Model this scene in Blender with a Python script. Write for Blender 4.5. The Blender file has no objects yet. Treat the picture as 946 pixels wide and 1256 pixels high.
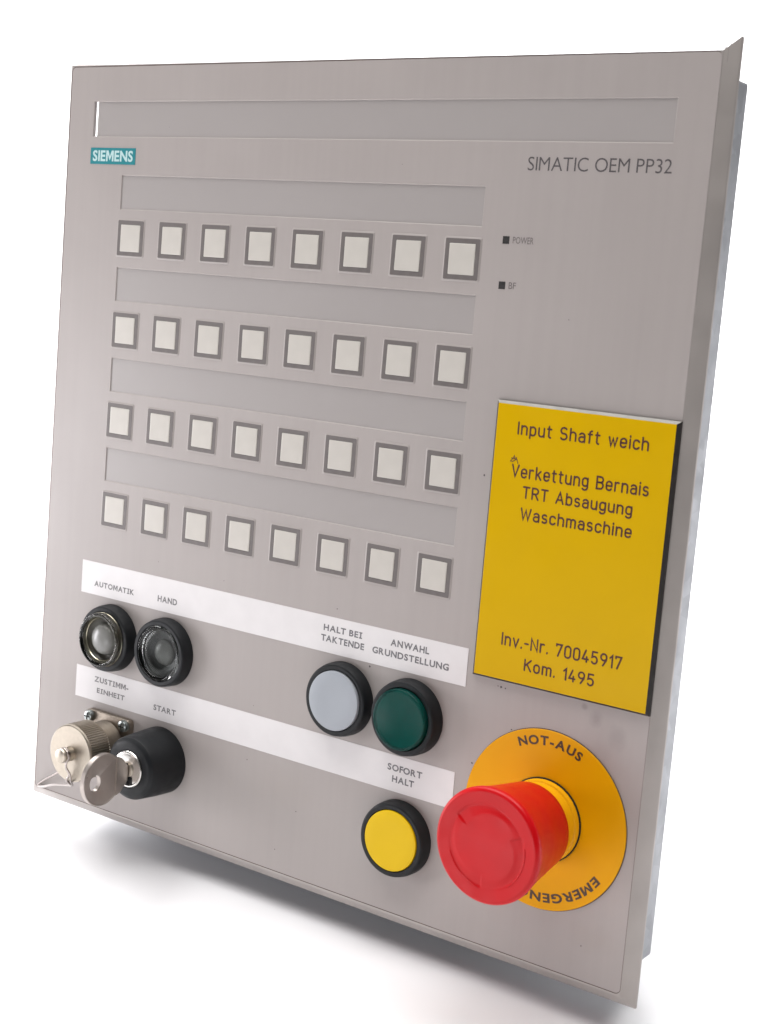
import bpy, bmesh, math, random
from mathutils import Matrix, Vector
random.seed(4)
S = bpy.context.scene
C = S.collection
R = math.radians
MM = 0.001

# ------------------------------------------------------------------ pose of the panel
LEAN = R(12)
FLOOR_C = -0.2835                      # floor level in the panel's own up-direction
ROOT = Matrix.Translation((0, 0, -FLOOR_C)) @ Matrix.Rotation(R(90) - LEAN, 4, 'X')

# ------------------------------------------------------------------ camera
cam_d = bpy.data.cameras.new('camera')
cam = bpy.data.objects.new('camera', cam_d)
C.objects.link(cam)
rx = Vector((0.81572299, 0.08265314, -0.57250717))
dn = Vector((0.14606255, -0.98709756, 0.06560593))
fw = Vector((-0.55969789, -0.13713812, -0.81727071))
cl = Vector((504.21165, -18.63201, 511.39488)) * MM
m = Matrix(((rx.x, -dn.x, -fw.x, cl.x), (rx.y, -dn.y, -fw.y, cl.y), (rx.z, -dn.z, -fw.z, cl.z), (0, 0, 0, 1)))
cam.matrix_world = ROOT @ m
cam_d.sensor_fit = 'HORIZONTAL'
cam_d.sensor_width = 36
cam_d.lens = 36 * 1865.158 / 946
cam_d.clip_start = 0.01
cam_d.clip_end = 50
cam_d.dof.use_dof = True
cam_d.dof.focus_distance = 0.66
cam_d.dof.aperture_fstop = 36
S.camera = cam

# ------------------------------------------------------------------ light
world = bpy.data.worlds.new('World')
S.world = world
world.use_nodes = True
wb = world.node_tree.nodes['Background']
wb.inputs[0].default_value = (1.0, 0.955, 0.925, 1)
wb.inputs[1].default_value = 0.07

def area(name, loc, target, sx, sy, power, col=(1, 1, 1)):
    d = bpy.data.lights.new(name, 'AREA')
    d.shape = 'RECTANGLE'; d.size = sx; d.size_y = sy; d.energy = power; d.color = col
    o = bpy.data.objects.new(name, d); C.objects.link(o)
    o.location = loc
    o.rotation_euler = (Vector(target) - Vector(loc)).to_track_quat('-Z', 'Y').to_euler()
    return o
area('overhead_softbox', (0.02, 0.25, 1.55), (0.08, 0.07, 0.0), 1.8, 1.5, 53, (1.0, 0.985, 0.975))
area('background_light', (-1.0, 0.8, 1.9), (-1.7, 1.9, 0.5), 2.2, 1.2, 110, (1, 1, 1))
area('low_side_softbox', (-0.62, -0.40, 0.15), (0.04, 0.0, 0.01), 0.24, 0.34, 3.1, (0.985, 0.965, 1.0))
area('low_front_fill', (-0.04, -0.85, 0.06), (0.08, 0.0, 0.02), 0.34, 0.12, 0.70, (0.985, 0.965, 1.0))  # unseen fill light, added to brighten the lower panel face

S.view_settings.view_transform = 'Standard'
S.view_settings.look = 'None'
S.view_settings.exposure = 0.04
S.view_settings.gamma = 1
S.view_settings.use_curve_mapping = False
S.render.engine = 'CYCLES'
S.cycles.max_bounces = 10
S.cycles.transmission_bounces = 10

# ------------------------------------------------------------------ materials
def srgb(*c):
    out = []
    for v in c:
        v /= 255
        out.append(v / 12.92 if v <= .04045 else ((v + .055) / 1.055) ** 2.4)
    return tuple(out) + (1,)

def mat(name, col, rough=.5, metal=0., spec=.5, noise=0., nscale=200., bump=0., bscale=900., coat=0., trans=0., ior=1.45, rvar=0., stretch=None, dist=0.02):
    """principled material with object-space colour mottling, roughness variation and micro relief"""
    M = bpy.data.materials.new(name); M.use_nodes = True
    nt = M.node_tree; N = nt.nodes; L = nt.links
    b = N['Principled BSDF']
    b.inputs['Base Color'].default_value = col
    b.inputs['Roughness'].default_value = rough
    b.inputs['Metallic'].default_value = metal
    b.inputs['Specular IOR Level'].default_value = spec
    b.inputs['Coat Weight'].default_value = coat
    b.inputs['Transmission Weight'].default_value = trans
    b.inputs['IOR'].default_value = ior
    tc = N.new('ShaderNodeTexCoord'); mp = N.new('ShaderNodeMapping')
    L.new(tc.outputs['Object'], mp.inputs['Vector'])
    if stretch: mp.inputs['Scale'].default_value = stretch
    if noise:
        t = N.new('ShaderNodeTexNoise'); t.inputs['Scale'].default_value = nscale; t.inputs['Detail'].default_value = 6
        L.new(mp.outputs[0], t.inputs['Vector'])
        r = N.new('ShaderNodeMapRange')
        r.inputs['From Min'].default_value = .3; r.inputs['From Max'].default_value = .7
        r.inputs['To Min'].default_value = 1 - noise; r.inputs['To Max'].default_value = 1 + noise
        L.new(t.outputs['Fac'], r.inputs['Value'])
        x = N.new('ShaderNodeMix'); x.data_type = 'RGBA'; x.blend_type = 'MULTIPLY'; x.inputs[0].default_value = 1
        x.inputs[6].default_value = col
        L.new(r.outputs[0], x.inputs[7]); L.new(x.outputs[2], b.inputs['Base Color'])
        M['mix'] = x.name
    if rvar:
        t = N.new('ShaderNodeTexNoise'); t.inputs['Scale'].default_value = nscale * 1.7; t.inputs['Detail'].default_value = 4
        L.new(mp.outputs[0], t.inputs['Vector'])
        r = N.new('ShaderNodeMapRange')
        r.inputs['From Min'].default_value = .3; r.inputs['From Max'].default_value = .7
        r.inputs['To Min'].default_value = max(0, rough - rvar); r.inputs['To Max'].default_value = rough + rvar
        L.new(t.outputs['Fac'], r.inputs['Value']); L.new(r.outputs[0], b.inputs['Roughness'])
    if bump:
        t = N.new('ShaderNodeTexNoise'); t.inputs['Scale'].default_value = bscale; t.inputs['Detail'].default_value = 3
        L.new(mp.outputs[0], t.inputs['Vector'])
        u = N.new('ShaderNodeBump'); u.inputs['Strength'].default_value = bump; u.inputs['Distance'].default_value = dist * MM
        L.new(t.outputs['Fac'], u.inputs['Height']); L.new(u.outputs[0], b.inputs['Normal'])
    return M

FOIL = (.392, .354, .339, 1)
def foil_mat():
    M = mat('front_foil', FOIL, .42, noise=.035, nscale=9, bump=.12, bscale=2600, rvar=.07, dist=.01)
    nt = M.node_tree; N = nt.nodes; L = nt.links
    b = N['Principled BSDF']; src = N[M['mix']].outputs[2]
    tc = N.new('ShaderNodeTexCoord')
    wob = N.new('ShaderNodeTexNoise'); wob.inputs['Scale'].default_value = 160; wob.inputs['Detail'].default_value = 4
    L.new(tc.outputs['Object'], wob.inputs['Vector'])
    def blob(cx, cy, r, amt, src, tint, stretch=1.0):
        s = N.new('ShaderNodeVectorMath'); s.operation = 'SUBTRACT'; s.inputs[1].default_value = (cx * MM, cy * MM, 0)
        L.new(tc.outputs['Object'], s.inputs[0])
        k = N.new('ShaderNodeVectorMath'); k.operation = 'MULTIPLY'; k.inputs[1].default_value = (stretch, 1, 0)
        L.new(s.outputs[0], k.inputs[0])
        l = N.new('ShaderNodeVectorMath'); l.operation = 'LENGTH'; L.new(k.outputs[0], l.inputs[0])
        q = N.new('ShaderNodeMath'); q.operation = 'MULTIPLY_ADD'; q.inputs[1].default_value = r * .9 * MM; L.new(wob.outputs['Fac'], q.inputs[0])
        L.new(l.outputs['Value'], q.inputs[2])
        g = N.new('ShaderNodeMapRange'); g.inputs['From Min'].default_value = r * 1.45 * MM; g.inputs['From Max'].default_value = r * .75 * MM
        g.inputs['To Min'].default_value = 0; g.inputs['To Max'].default_value = amt
        L.new(q.outputs[0], g.inputs['Value'])
        x = N.new('ShaderNodeMix'); x.data_type = 'RGBA'; x.inputs[7].default_value = tint
        L.new(g.outputs[0], x.inputs[0]); L.new(src, x.inputs[6])
        return x.outputs[2]
    dirt = (.19, .175, .16, 1)
    src = blob(258.5, -168.5, 4.2, .34, src, dirt, 1.25)
    src = blob(268.5, -173.5, 5.2, .26, src, dirt, 1.1)
    src = blob(253.0, -164.8, 1.6, .42, src, dirt)
    src = blob(262, -176, 9, .10, src, dirt)
    src = blob(266, -254, 7, .08, src, (.3, .24, .17, 1), .5)
    src = blob(112, -233, 12, .05, src, (.3, .24, .17, 1), .5)
    # fine vertical wiping streaks
    mp = N.new('ShaderNodeMapping'); mp.inputs['Scale'].default_value = (260, 5, 1); L.new(tc.outputs['Object'], mp.inputs['Vector'])
    st = N.new('ShaderNodeTexNoise'); st.inputs['Scale'].default_value = 1; st.inputs['Detail'].default_value = 5; L.new(mp.outputs[0], st.inputs['Vector'])
    sr = N.new('ShaderNodeMapRange'); sr.inputs['From Min'].default_value = .3; sr.inputs['From Max'].default_value = .7
    sr.inputs['To Min'].default_value = .985; sr.inputs['To Max'].default_value = 1.015; L.new(st.outputs['Fac'], sr.inputs['Value'])
    x = N.new('ShaderNodeMix'); x.data_type = 'RGBA'; x.blend_type = 'MULTIPLY'; x.inputs[0].default_value = 1
    L.new(src, x.inputs[6]); L.new(sr.outputs[0], x.inputs[7]); L.new(x.outputs[2], b.inputs['Base Color'])
    return M

def spangle_mat():
    M = mat('galvanised_steel', (.35, .36, .385, 1), .42, metal=.55, noise=.05, nscale=60, bump=.1, bscale=500, rvar=.1)
    nt = M.node_tree; N = nt.nodes; L = nt.links
    b = N['Principled BSDF']; tc = N.new('ShaderNodeTexCoord')
    v = N.new('ShaderNodeTexVoronoi'); v.inputs['Scale'].default_value = 170; L.new(tc.outputs['Object'], v.inputs['Vector'])
    bw = N.new('ShaderNodeRGBToBW'); L.new(v.outputs['Color'], bw.inputs[0])
    r = N.new('ShaderNodeMapRange'); r.inputs['To Min'].default_value = .86; r.inputs['To Max'].default_value = 1.12; L.new(bw.outputs[0], r.inputs['Value'])
    x = N.new('ShaderNodeMix'); x.data_type = 'RGBA'; x.blend_type = 'MULTIPLY'; x.inputs[0].default_value = 1
    L.new(N[M['mix']].outputs[2], x.inputs[6]); L.new(r.outputs[0], x.inputs[7]); L.new(x.outputs[2], b.inputs['Base Color'])
    return M

m_foil = foil_mat()
m_window = mat('window_film', (.370, .342, .332, 1), .36, noise=.012, nscale=16, bump=.05, bscale=1400)
m_frame = mat('painted_frame', (.42, .385, .365, 1), .50, metal=.40, noise=.06, nscale=45, bump=.25, bscale=1500, rvar=.08)
m_house = spangle_mat()
m_line = mat('dark_adhesive', (.09, .06, .05, 1), .7, noise=.3, nscale=120)
m_keyband = mat('key_print', (.145, .128, .123, 1), .5, noise=.08, nscale=260, bump=.1)
m_keyface = mat('key_face', (.56, .53, .485, 1), .38, noise=.03, nscale=120, bump=.08, bscale=1400)
m_strip = mat('white_label', (.74, .715, .715, 1), .40, noise=.025, nscale=90, bump=.1, bscale=800)
m_labelink = mat('label_ink', (.17, .165, .175, 1), .6, noise=.25, nscale=500)
m_labelink2 = mat('faded_label_ink', (.20, .19, .195, 1), .6, noise=.3, nscale=500)
m_ink = mat('dark_ink', (.085, .075, .08, 1), .6, noise=.15, nscale=300)
m_smallink = mat('small_ink', (.15, .13, .13, 1), .6, noise=.2, nscale=600)
m_teal = mat('teal_print', (.012, .215, .245, 1), .45, noise=.06, nscale=150)
m_tealtext = mat('logo_lettering', (.48, .66, .66, 1), .5)
m_yellow = mat('sign_yellow', (.65, .395, .0, 1), .34, spec=.12, noise=.02, nscale=30, bump=.06, bscale=1500, rvar=.05)
m_signcore = mat('sign_core', (.022, .018, .016, 1), .45, noise=.3, nscale=300, bump=.5, bscale=1200)
m_signsheen = mat('bevel_sheen', (.34, .33, .30, 1), .28, noise=.1, nscale=200)  # pale colour paints the bright reflection on the sign's black top bevel
m_engrave = mat('engraving', (.075, .018, .008, 1), .55, noise=.2, nscale=400)
m_disc = mat('disc_yellow', (.80, .375, .0, 1), .40, spec=.15, noise=.03, nscale=40, bump=.08, bscale=900, rvar=.05)
m_discink = mat('disc_ink', (.07, .035, .012, 1), .5, noise=.2, nscale=300)
m_collar = mat('collar_yellow', (.85, .42, .004, 1), .40, spec=.3, noise=.04, nscale=90)
m_red = mat('red_plastic', (.58, .002, .006, 1), .36, spec=.32, noise=.05, nscale=70, bump=.12, bscale=1100, rvar=.08)
m_black = mat('black_rubber', (.008, .0092, .011, 1), .50, spec=.35, noise=.15, nscale=110, bump=.25, bscale=1500, rvar=.1)
m_blackgap = mat('black_gap', (.006, .006, .006, 1), .8)
m_greycap = mat('grey_cap', (.35, .375, .41, 1), .40, noise=.03, nscale=60, bump=.06)
m_yelcap = mat('yellow_cap', (.76, .50, .002, 1), .45, spec=.25, noise=.03, nscale=60, bump=.08, bscale=1400)
m_green = mat('green_diffuser', (.006, .15, .135, 1), .45, spec=.2, noise=.12, nscale=70)
m_greenglass = mat('green_lens', (.03, .36, .31, 1), .22, trans=.9, ior=1.22, bump=.05)
m_glass = mat('clear_lens', (.93, .92, .88, 1), .06, trans=1., ior=1.42, bump=.05, bscale=300)
m_smoke = mat('smoky_lens', (.70, .72, .71, 1), .07, trans=1., ior=1.30, bump=.05, bscale=300)
m_olive = mat('olive_bowl', (.10, .095, .075, 1), .30, noise=.2, nscale=160)
m_bowl = mat('lamp_bowl', (.022, .024, .024, 1), .32, noise=.2, nscale=160)
m_dome = mat('lamp_dome', (.22, .22, .21, 1), .24, noise=.06, nscale=160)
m_nickel = mat('nickel', (.45, .40, .335, 1), .38, metal=.92, noise=.05, nscale=500, bump=.25, bscale=1800, rvar=.06, dist=.015)
m_ring = mat('dark_ring', (.55, .52, .40, 1), .25, metal=.8)
m_nickeldk = mat('dull_nickel', (.36, .31, .26, 1), .38, metal=.9, noise=.15, nscale=300, bump=.3, bscale=700)
m_chrome = mat('chrome', (.72, .70, .67, 1), .22, metal=1., noise=.06, nscale=200, bump=.15, bscale=500)
m_key = mat('key_metal', (.42, .375, .345, 1), .36, metal=.9, noise=.05, nscale=120, bump=.15, bscale=1500, rvar=.1, dist=.03)
m_steel = mat('steel_wire', (.36, .32, .30, 1), .25, metal=1.)
m_zinc = mat('zinc_screw', (.33, .36, .35, 1), .28, metal=.9, noise=.2, nscale=500)
m_floor = mat('white_surface', (.88, .88, .895, 1), .55, noise=.006, nscale=8)
m_screen = mat('indicator_dark', (.035, .033, .033, 1), .4, noise=.3, nscale=900)

# ------------------------------------------------------------------ builders (mm in the panel's own frame)
def link(name, me, parent=None, mats=()):
    o = bpy.data.objects.new(name, me); C.objects.link(o)
    for q in (mats if isinstance(mats, (list, tuple)) else [mats]): me.materials.append(q)
    if parent: o.parent = parent
    return o

def mesh_from(name, V, F, mi=None, smooth=0):
    me = bpy.data.meshes.new(name)
    me.from_pydata([(x * MM, y * MM, z * MM) for x, y, z in V], [], F)
    if mi: me.polygons.foreach_set('material_index', mi)
    me.update()
    bm = bmesh.new(); bm.from_mesh(me)
    bmesh.ops.remove_doubles(bm, verts=bm.verts, dist=1e-7)
    bmesh.ops.recalc_face_normals(bm, faces=bm.faces)
    bm.to_mesh(me); bm.free()
    if smooth:
        for p in me.polygons: p.use_smooth = True
        me.set_sharp_from_angle(angle=R(smooth))
    return me

def lathe_vf(cx, cy, prof, n=96, closed=False, V=None, F=None, wob=None):
    V = [] if V is None else V; F = [] if F is None else F
    rings = []
    for r, z in prof:
        if r <= 1e-6:
            V.append((cx, cy, z)); rings.append([len(V) - 1] * n)
        else:
            s = len(V)
            for i in range(n):
                a = 2 * math.pi * i / n
                rr = r + (wob(i, z) if wob else 0)
                V.append((cx + rr * math.cos(a), cy + rr * math.sin(a), z))
            rings.append(list(range(s, s + n)))
    pairs = list(zip(rings, rings[1:])) + ([(rings[-1], rings[0])] if closed else [])
    for A, B in pairs:
        for i in range(n):
            j = (i + 1) % n
            f = [A[i], A[j], B[j], B[i]]
            g = []
            for q in f:
                if q not in g: g.append(q)
            if len(g) > 2: F.append(tuple(g))
    return V, F

def lathe(name, cx, cy, prof, m, parent, n=96, closed=False, smooth=35, wob=None):
    V, F = lathe_vf(cx, cy, prof, n, closed, wob=wob)
    return link(name, mesh_from(name, V, F, smooth=smooth), parent, m)

def box_vf(V, F, x0, x1, y0, y1, z0, z1, ins=0):
    """box with the front face (z1) inset by ins"""
    s = len(V)
    V += [(x0, y0, z0), (x1, y0, z0), (x1, y1, z0), (x0, y1, z0),
          (x0 + ins, y0 + ins, z1), (x1 - ins, y0 + ins, z1), (x1 - ins, y1 - ins, z1), (x0 + ins, y1 - ins, z1)]
    F += [tuple(s + k for k in f) for f in ((3, 2, 1, 0), (4, 5, 6, 7), (0, 1, 5, 4), (1, 2, 6, 5), (2, 3, 7, 6), (3, 0, 4, 7))]

def box(name, x0, x1, y0, y1, z0, z1, m, parent, ins=0, bev=0):
    V, F = [], []; box_vf(V, F, x0, x1, y0, y1, z0, z1, ins)
    me = mesh_from(name, V, F)
    if bev:
        bm = bmesh.new(); bm.from_mesh(me)
        bmesh.ops.bevel(bm, geom=list(bm.edges), offset=bev * MM, segments=2, affect='EDGES', profile=.5)
        bm.to_mesh(me); bm.free()
    return link(name, me, parent, m)

def rrect(x0, x1, y0, y1, r, k=6):
    P = []
    for cx, cy, a0 in ((x1 - r, y1 - r, 0), (x0 + r, y1 - r, 90), (x0 + r, y0 + r, 180), (x1 - r, y0 + r, 270)):
        for i in range(k + 1):
            a = R(a0 + 90 * i / k); P.append((cx + r * math.cos(a), cy + r * math.sin(a)))
    return P

def tube(name, pts, rad, m, parent, seg=10, smooth_path=6):
    """round wire through pts (Catmull-Rom)"""
    P = [Vector(p) for p in pts]; Q = []
    for i in range(len(P) - 1):
        p0 = P[max(i - 1, 0)]; p1 = P[i]; p2 = P[i + 1]; p3 = P[min(i + 2, len(P) - 1)]
        for k in range(smooth_path):
            t = k / smooth_path
            Q.append(.5 * ((2 * p1) + (p2 - p0) * t + (2 * p0 - 5 * p1 + 4 * p2 - p3) * t * t + (3 * p1 - p0 - 3 * p2 + p3) * t ** 3))
    Q.append(P[-1])
    V, F = [], []
    up = Vector((.3, .2, 1)).normalized()
    for i, q in enumerate(Q):
        d = (Q[min(i + 1, len(Q) - 1)] - Q[max(i - 1, 0)]).normalized()
        u = (up - d * up.dot(d)).normalized(); w = d.cross(u); up = u
        for k in range(seg):
            a = 2 * math.pi * k / seg
            V.append(tuple(q + rad * (math.cos(a) * u + math.sin(a) * w)))
    for i in range(len(Q) - 1):
        for k in range(seg):
            j = (k + 1) % seg
            F.append((i * seg + k, i * seg + j, (i + 1) * seg + j, (i + 1) * seg + k))
    F.append(tuple(range(seg))[::-1]); F.append(tuple((len(Q) - 1) * seg + k for k in range(seg)))
    return link(name, mesh_from(name, V, F, smooth=60), parent, m)

# ------------------------------------------------------------------ lettering: strokes laid out as thin printed ribbons
def A_(cx, cy, rx_, ry_, a0, a1, n=10):
    return [(cx + rx_ * math.cos(R(a0 + (a1 - a0) * i / n)), cy + ry_ * math.sin(R(a0 + (a1 - a0) * i / n))) for i in range(n + 1)]
w = .56; h2 = w / 2
def oval(x0, x1, y0, y1, n=9):
    r = (x1 - x0) / 2; cx = (x0 + x1) / 2
    return A_(cx, y1 - r, r, r, 90, 180, n)[0:] + A_(cx, y0 + r, r, r, 180, 360, 2 * n) + A_(cx, y1 - r, r, r, 0, 90, n)
XH = .72; lw = .46; lr = lw / 2
G = {
 'A': (.62, [[(0, 0), (.31, 1), (.62, 0)], [(.1, .32), (.52, .32)]]),
 'B': (w, [[(.3, .53), (0, .53), (0, 1), (.3, 1)] + A_(.3, .765, .235, .235, 90, -90) + A_(.3, .265, .26, .265, 90, -90) + [(0, 0), (0, .53)]]),
 'C': (w, [A_(h2, 1 - h2, h2, h2, 15, 180) + A_(h2, h2, h2, h2, 180, 345)]),
 'D': (w, [[(.26, 0), (0, 0), (0, 1), (.26, 1)] + A_(.24, .68, .32, .32, 90, 0) + A_(.24, .32, .32, .32, 0, -90)]),
 'E': (.5, [[(.5, 1), (0, 1), (0, 0), (.5, 0)], [(0, .52), (.44, .52)]]),
 'F': (.48, [[(.48, 1), (0, 1), (0, 0)], [(0, .5), (.42, .5)]]),
 'G': (.58, [A_(h2, 1 - h2, h2, h2, 20, 180) + A_(h2, h2, h2, h2, 180, 360) + [(w, .46), (.32, .46)]]),
 'H': (w, [[(0, 0), (0, 1)], [(w, 0), (w, 1)], [(0, .5), (w, .5)]]),
 'I': (0, [[(0, 0), (0, 1)]]),
 'J': (.3, [[(.3, 1), (.3, .2)] + A_(.1, .2, .2, .2, 0, -90)]),
 'K': (.56, [[(0, 0), (0, 1)], [(.54, 1), (.02, .42)], [(.2, .60), (.56, 0)]]),
 'L': (.46, [[(0, 1), (0, 0), (.46, 0)]]),
 'M': (.7, [[(0, 0), (0, 1), (.35, .38), (.7, 1), (.7, 0)]]),
 'N': (w, [[(0, 0), (0, 1), (w, 0), (w, 1)]]),
 'O': (w, [oval(0, w, 0, 1)]),
 'P': (.52, [[(0, 0), (0, 1), (.26, 1)] + A_(.26, .73, .26, .27, 90, -90) + [(0, .46)]]),
 'R': (.54, [[(0, 0), (0, 1), (.28, 1)] + A_(.28, .74, .25, .26, 90, -90) + [(0, .48)], [(.27, .48), (.54, 0)]]),
 'S': (.54, [A_(.27, .745, .255, .255, 35, 245) + A_(.27, .265, .27, .265, 60, -145, 14)]),
 'T': (.56, [[(.28, 0), (.28, 1)], [(0, 1), (.56, 1)]]),
 'U': (w, [[(0, 1)] + A_(h2, h2, h2, h2, 180, 360, 14) + [(w, 1)]]),
 'V': (.6, [[(0, 1), (.3, 0), (.6, 1)]]),
 'W': (.86, [[(0, 1), (.215, 0), (.43, .85), (.645, 0), (.86, 1)]]),
 'Y': (.6, [[(0, 1), (.3, .45), (.6, 1)], [(.3, .45), (.3, 0)]]),
 'Z': (.54, [[(0, 1), (.54, 1), (0, 0), (.54, 0)]]),
 '-': (.3, [[(0, .45), (.3, .45)]]),
 '.': (.02, [[(0, 0), (.02, .06)]]),
 '0': (.5, [oval(0, .5, 0, 1)]),
 '1': (.2, [[(0, .78), (.2, 1), (.2, 0)]]),
 '2': (.5, [A_(.25, .73, .25, .27, 170, -30) + [(0, 0), (.5, 0)]]),
 '3': (.5, [A_(.24, .765, .235, .235, 150, -90) + A_(.24, .265, .26, .265, 90, -155)]),
 '4': (.5, [[(.36, 0), (.36, .45)], [(.26, 1), (0, .24), (.5, .24)]]),
 '5': (.5, [[(.46, 1), (.06, 1), (.03, .54)] + A_(.24, .31, .25, .31, 120, -145)]),
 '7': (.48, [[(0, .86), (0, 1), (.48, 1), (.16, 0)]]),
 '9': (.5, [A_(.25, .72, .25, .28, 0, 360, 18)[:-1] + [(.5, .72)], [(.5, .72), (.46, .45), (.22, 0)]]),
 'a': (lw, [A_(lr, XH - lr, lr, lr, 150, 0) + [(lw, 0)], [(lw, .42), (.2, .42)] + A_(.2, .21, .2, .21, 90, 270) + [(.3, 0), (lw, .12)]]),
 'b': (lw, [[(0, 1), (0, 0)], [(0, lr)] + A_(lr, lr, lr, lr, 180, 360) + A_(lr, XH - lr, lr, lr, 0, 180)]),
 'c': (.42, [A_(lr, XH - lr, lr, lr, 25, 180) + A_(lr, lr, lr, lr, 180, 335)]),
 'e': (lw, [[(0, .36), (lw, .36)] + A_(lr, XH - lr, lr, lr, 0, 180) + A_(lr, lr, lr, lr, 180, 330)]),
 'f': (.32, [[(.12, 0), (.12, .82)] + A_(.30, .82, .18, .18, 180, 95), [(0, XH), (.32, XH)]]),
 'g': (lw, [[(lw, XH), (lw, -.08)] + A_(lr, -.08, lr, .2, 0, -150), A_(lr, XH - lr, lr, lr, 0, 180) + A_(lr, lr + .05, lr, lr, 180, 360)]),
 'h': (lw, [[(0, 0), (0, 1)], A_(lr, XH - lr, lr, lr, 180, 0) + [(lw, 0)]]),
 'i': (0, [[(0, 0), (0, XH)], [(0, .93), (0, 1.0)]]),
 'k': (.44, [[(0, 0), (0, 1)], [(.40, XH), (.0, .27)], [(.15, .43), (.44, 0)]]),
 'm': (.74, [[(0, 0), (0, XH)], A_(.185, XH - .185, .185, .185, 180, 0) + [(.37, 0)], A_(.555, XH - .185, .185, .185, 180, 0) + [(.74, 0)]]),
 'n': (lw, [[(0, 0), (0, XH)], A_(lr, XH - lr, lr, lr, 180, 0) + [(lw, 0)]]),
 'o': (lw, [oval(0, lw, 0, XH)]),
 'p': (lw, [[(0, -.26), (0, XH)], A_(lr, XH - lr, lr, lr, 180, 0) + A_(lr, lr, lr, lr, 0, -180)]),
 'r': (.32, [[(0, 0), (0, XH)], A_(.22, XH - .22, .22, .22, 180, 65)]),
 's': (.42, [A_(.21, .54, .19, .18, 35, 245) + A_(.21, .19, .205, .19, 60, -145, 12)]),
 't': (.32, [[(.12, .95), (.12, .16)] + A_(.28, .16, .16, .16, 180, 270), [(0, XH), (.32, XH)]]),
 'u': (lw, [[(0, XH)] + A_(lr, lr, lr, lr, 180, 360) , [(lw, XH), (lw, 0)]]),
 'v': (.46, [[(0, XH), (.23, 0), (.46, XH)]]),
 'w': (.66, [[(0, XH), (.165, 0), (.33, .62), (.495, 0), (.66, XH)]]),
 ' ': (.34, []),
}
SERIF_I = (.3, [[(.15, 0), (.15, 1)], [(0, 1), (.3, 1)], [(0, 0), (.3, 0)]])

def ribbon(V, F, pts, wd, z, round_caps, th):
    """flat stroke of width wd with a slight thickness th"""
    P = [pts[0]]
    for q in pts[1:]:
        if math.hypot(q[0] - P[-1][0], q[1] - P[-1][1]) > 1e-4: P.append(q)
    if len(P) < 2: return
    hw = wd / 2; Lft, Rgt = [], []
    for i, p in enumerate(P):
        d0 = (p[0] - P[i - 1][0], p[1] - P[i - 1][1]) if i else None
        d1 = (P[i + 1][0] - p[0], P[i + 1][1] - p[1]) if i < len(P) - 1 else None
        if d0 is None: d0 = d1
        if d1 is None: d1 = d0
        l0 = math.hypot(*d0); l1 = math.hypot(*d1)
        n0 = (-d0[1] / l0, d0[0] / l0); n1 = (-d1[1] / l1, d1[0] / l1)
        nx, ny = n0[0] + n1[0], n0[1] + n1[1]
        ln = math.hypot(nx, ny)
        if ln < 1e-6: nx, ny = n0; ln = 1
        nx /= ln; ny /= ln
        k = 1 / max(.42, nx * n0[0] + ny * n0[1])
        Lft.append((p[0] + nx * hw * k, p[1] + ny * hw * k)); Rgt.append((p[0] - nx * hw * k, p[1] - ny * hw * k))
    def cap(p, q):      # half circle of points round p, away from q, from the left side to the right
        a = math.atan2(p[1] - q[1], p[0] - q[0]); return [(p[0] + hw * math.cos(a + R(t)), p[1] + hw * math.sin(a + R(t))) for t in (-60, -30, 0, 30, 60)]
    s = len(V)
    for a, b in zip(Lft, Rgt): V.append((a[0], a[1], z)); V.append((b[0], b[1], z))
    for i in range(len(P) - 1): F.append((s + 2 * i, s + 2 * i + 1, s + 2 * i + 3, s + 2 * i + 2))
    if round_caps:
        for (p, q, ia) in ((P[0], P[1], s), (P[-1], P[-2], s + 2 * (len(P) - 1))):
            c = cap(p, q)
            if ia == s: order = [ia + 1] ; tail = ia
            t = len(V); V += [(x, y, z) for x, y in c]
            if ia == s: F.append((ia + 1, ia, *[t + k for k in range(5)][::-1]))
            else: F.append((ia, ia + 1, *[t + k for k in range(5)]))

def layout(text, serif_i=False, track=.26):
    x = 0; out = []
    for ch in text:
        wd, st = (SERIF_I if (serif_i and ch == 'I') else G[ch])
        out.append((x, wd, st)); x += wd + (track if ch != ' ' else .0)
        if ch == ' ': x += track * .6
    return out, x - track

def text(name, s, x0, y0, x1, y1, h, wd, z, m, parent, round_caps=False, serif_i=False, track=.26, shear=0., label=None):
    """string s from baseline start (x0,y0) to baseline end (x1,y1), cap height h, stroke width wd (all in mm)"""
    lay, tot = layout(s, serif_i, track)
    inner = math.hypot(x1 - x0, y1 - y0) - wd
    sx = inner / tot; ang = math.atan2(y1 - y0, x1 - x0); hh = h - wd
    V, F = [], []; k = 0
    for ox, _, st in lay:
        for p in st:
            pts = []
            for a, b in p:
                xx = wd / 2 + (ox + a) * sx + shear * b * hh; yy = wd / 2 + b * hh
                pts.append((x0 + xx * math.cos(ang) - yy * math.sin(ang), y0 + xx * math.sin(ang) + yy * math.cos(ang)))
            ribbon(V, F, pts, wd, z + .004 * (k % 5), round_caps, 0); k += 1
    o = link(name, flat_mesh(name, V, F), parent, m)
    if label: o['label'] = label
    return o

def flat_mesh(name, V, F):
    me = bpy.data.meshes.new(name)
    me.from_pydata([(x * MM, y * MM, z * MM) for x, y, z in V], [], F); me.update()
    bm = bmesh.new(); bm.from_mesh(me)
    for f in bm.faces:
        f.normal_update()
        if f.normal.z < 0: f.normal_flip()
    bm.to_mesh(me); bm.free()
    return me

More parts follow.
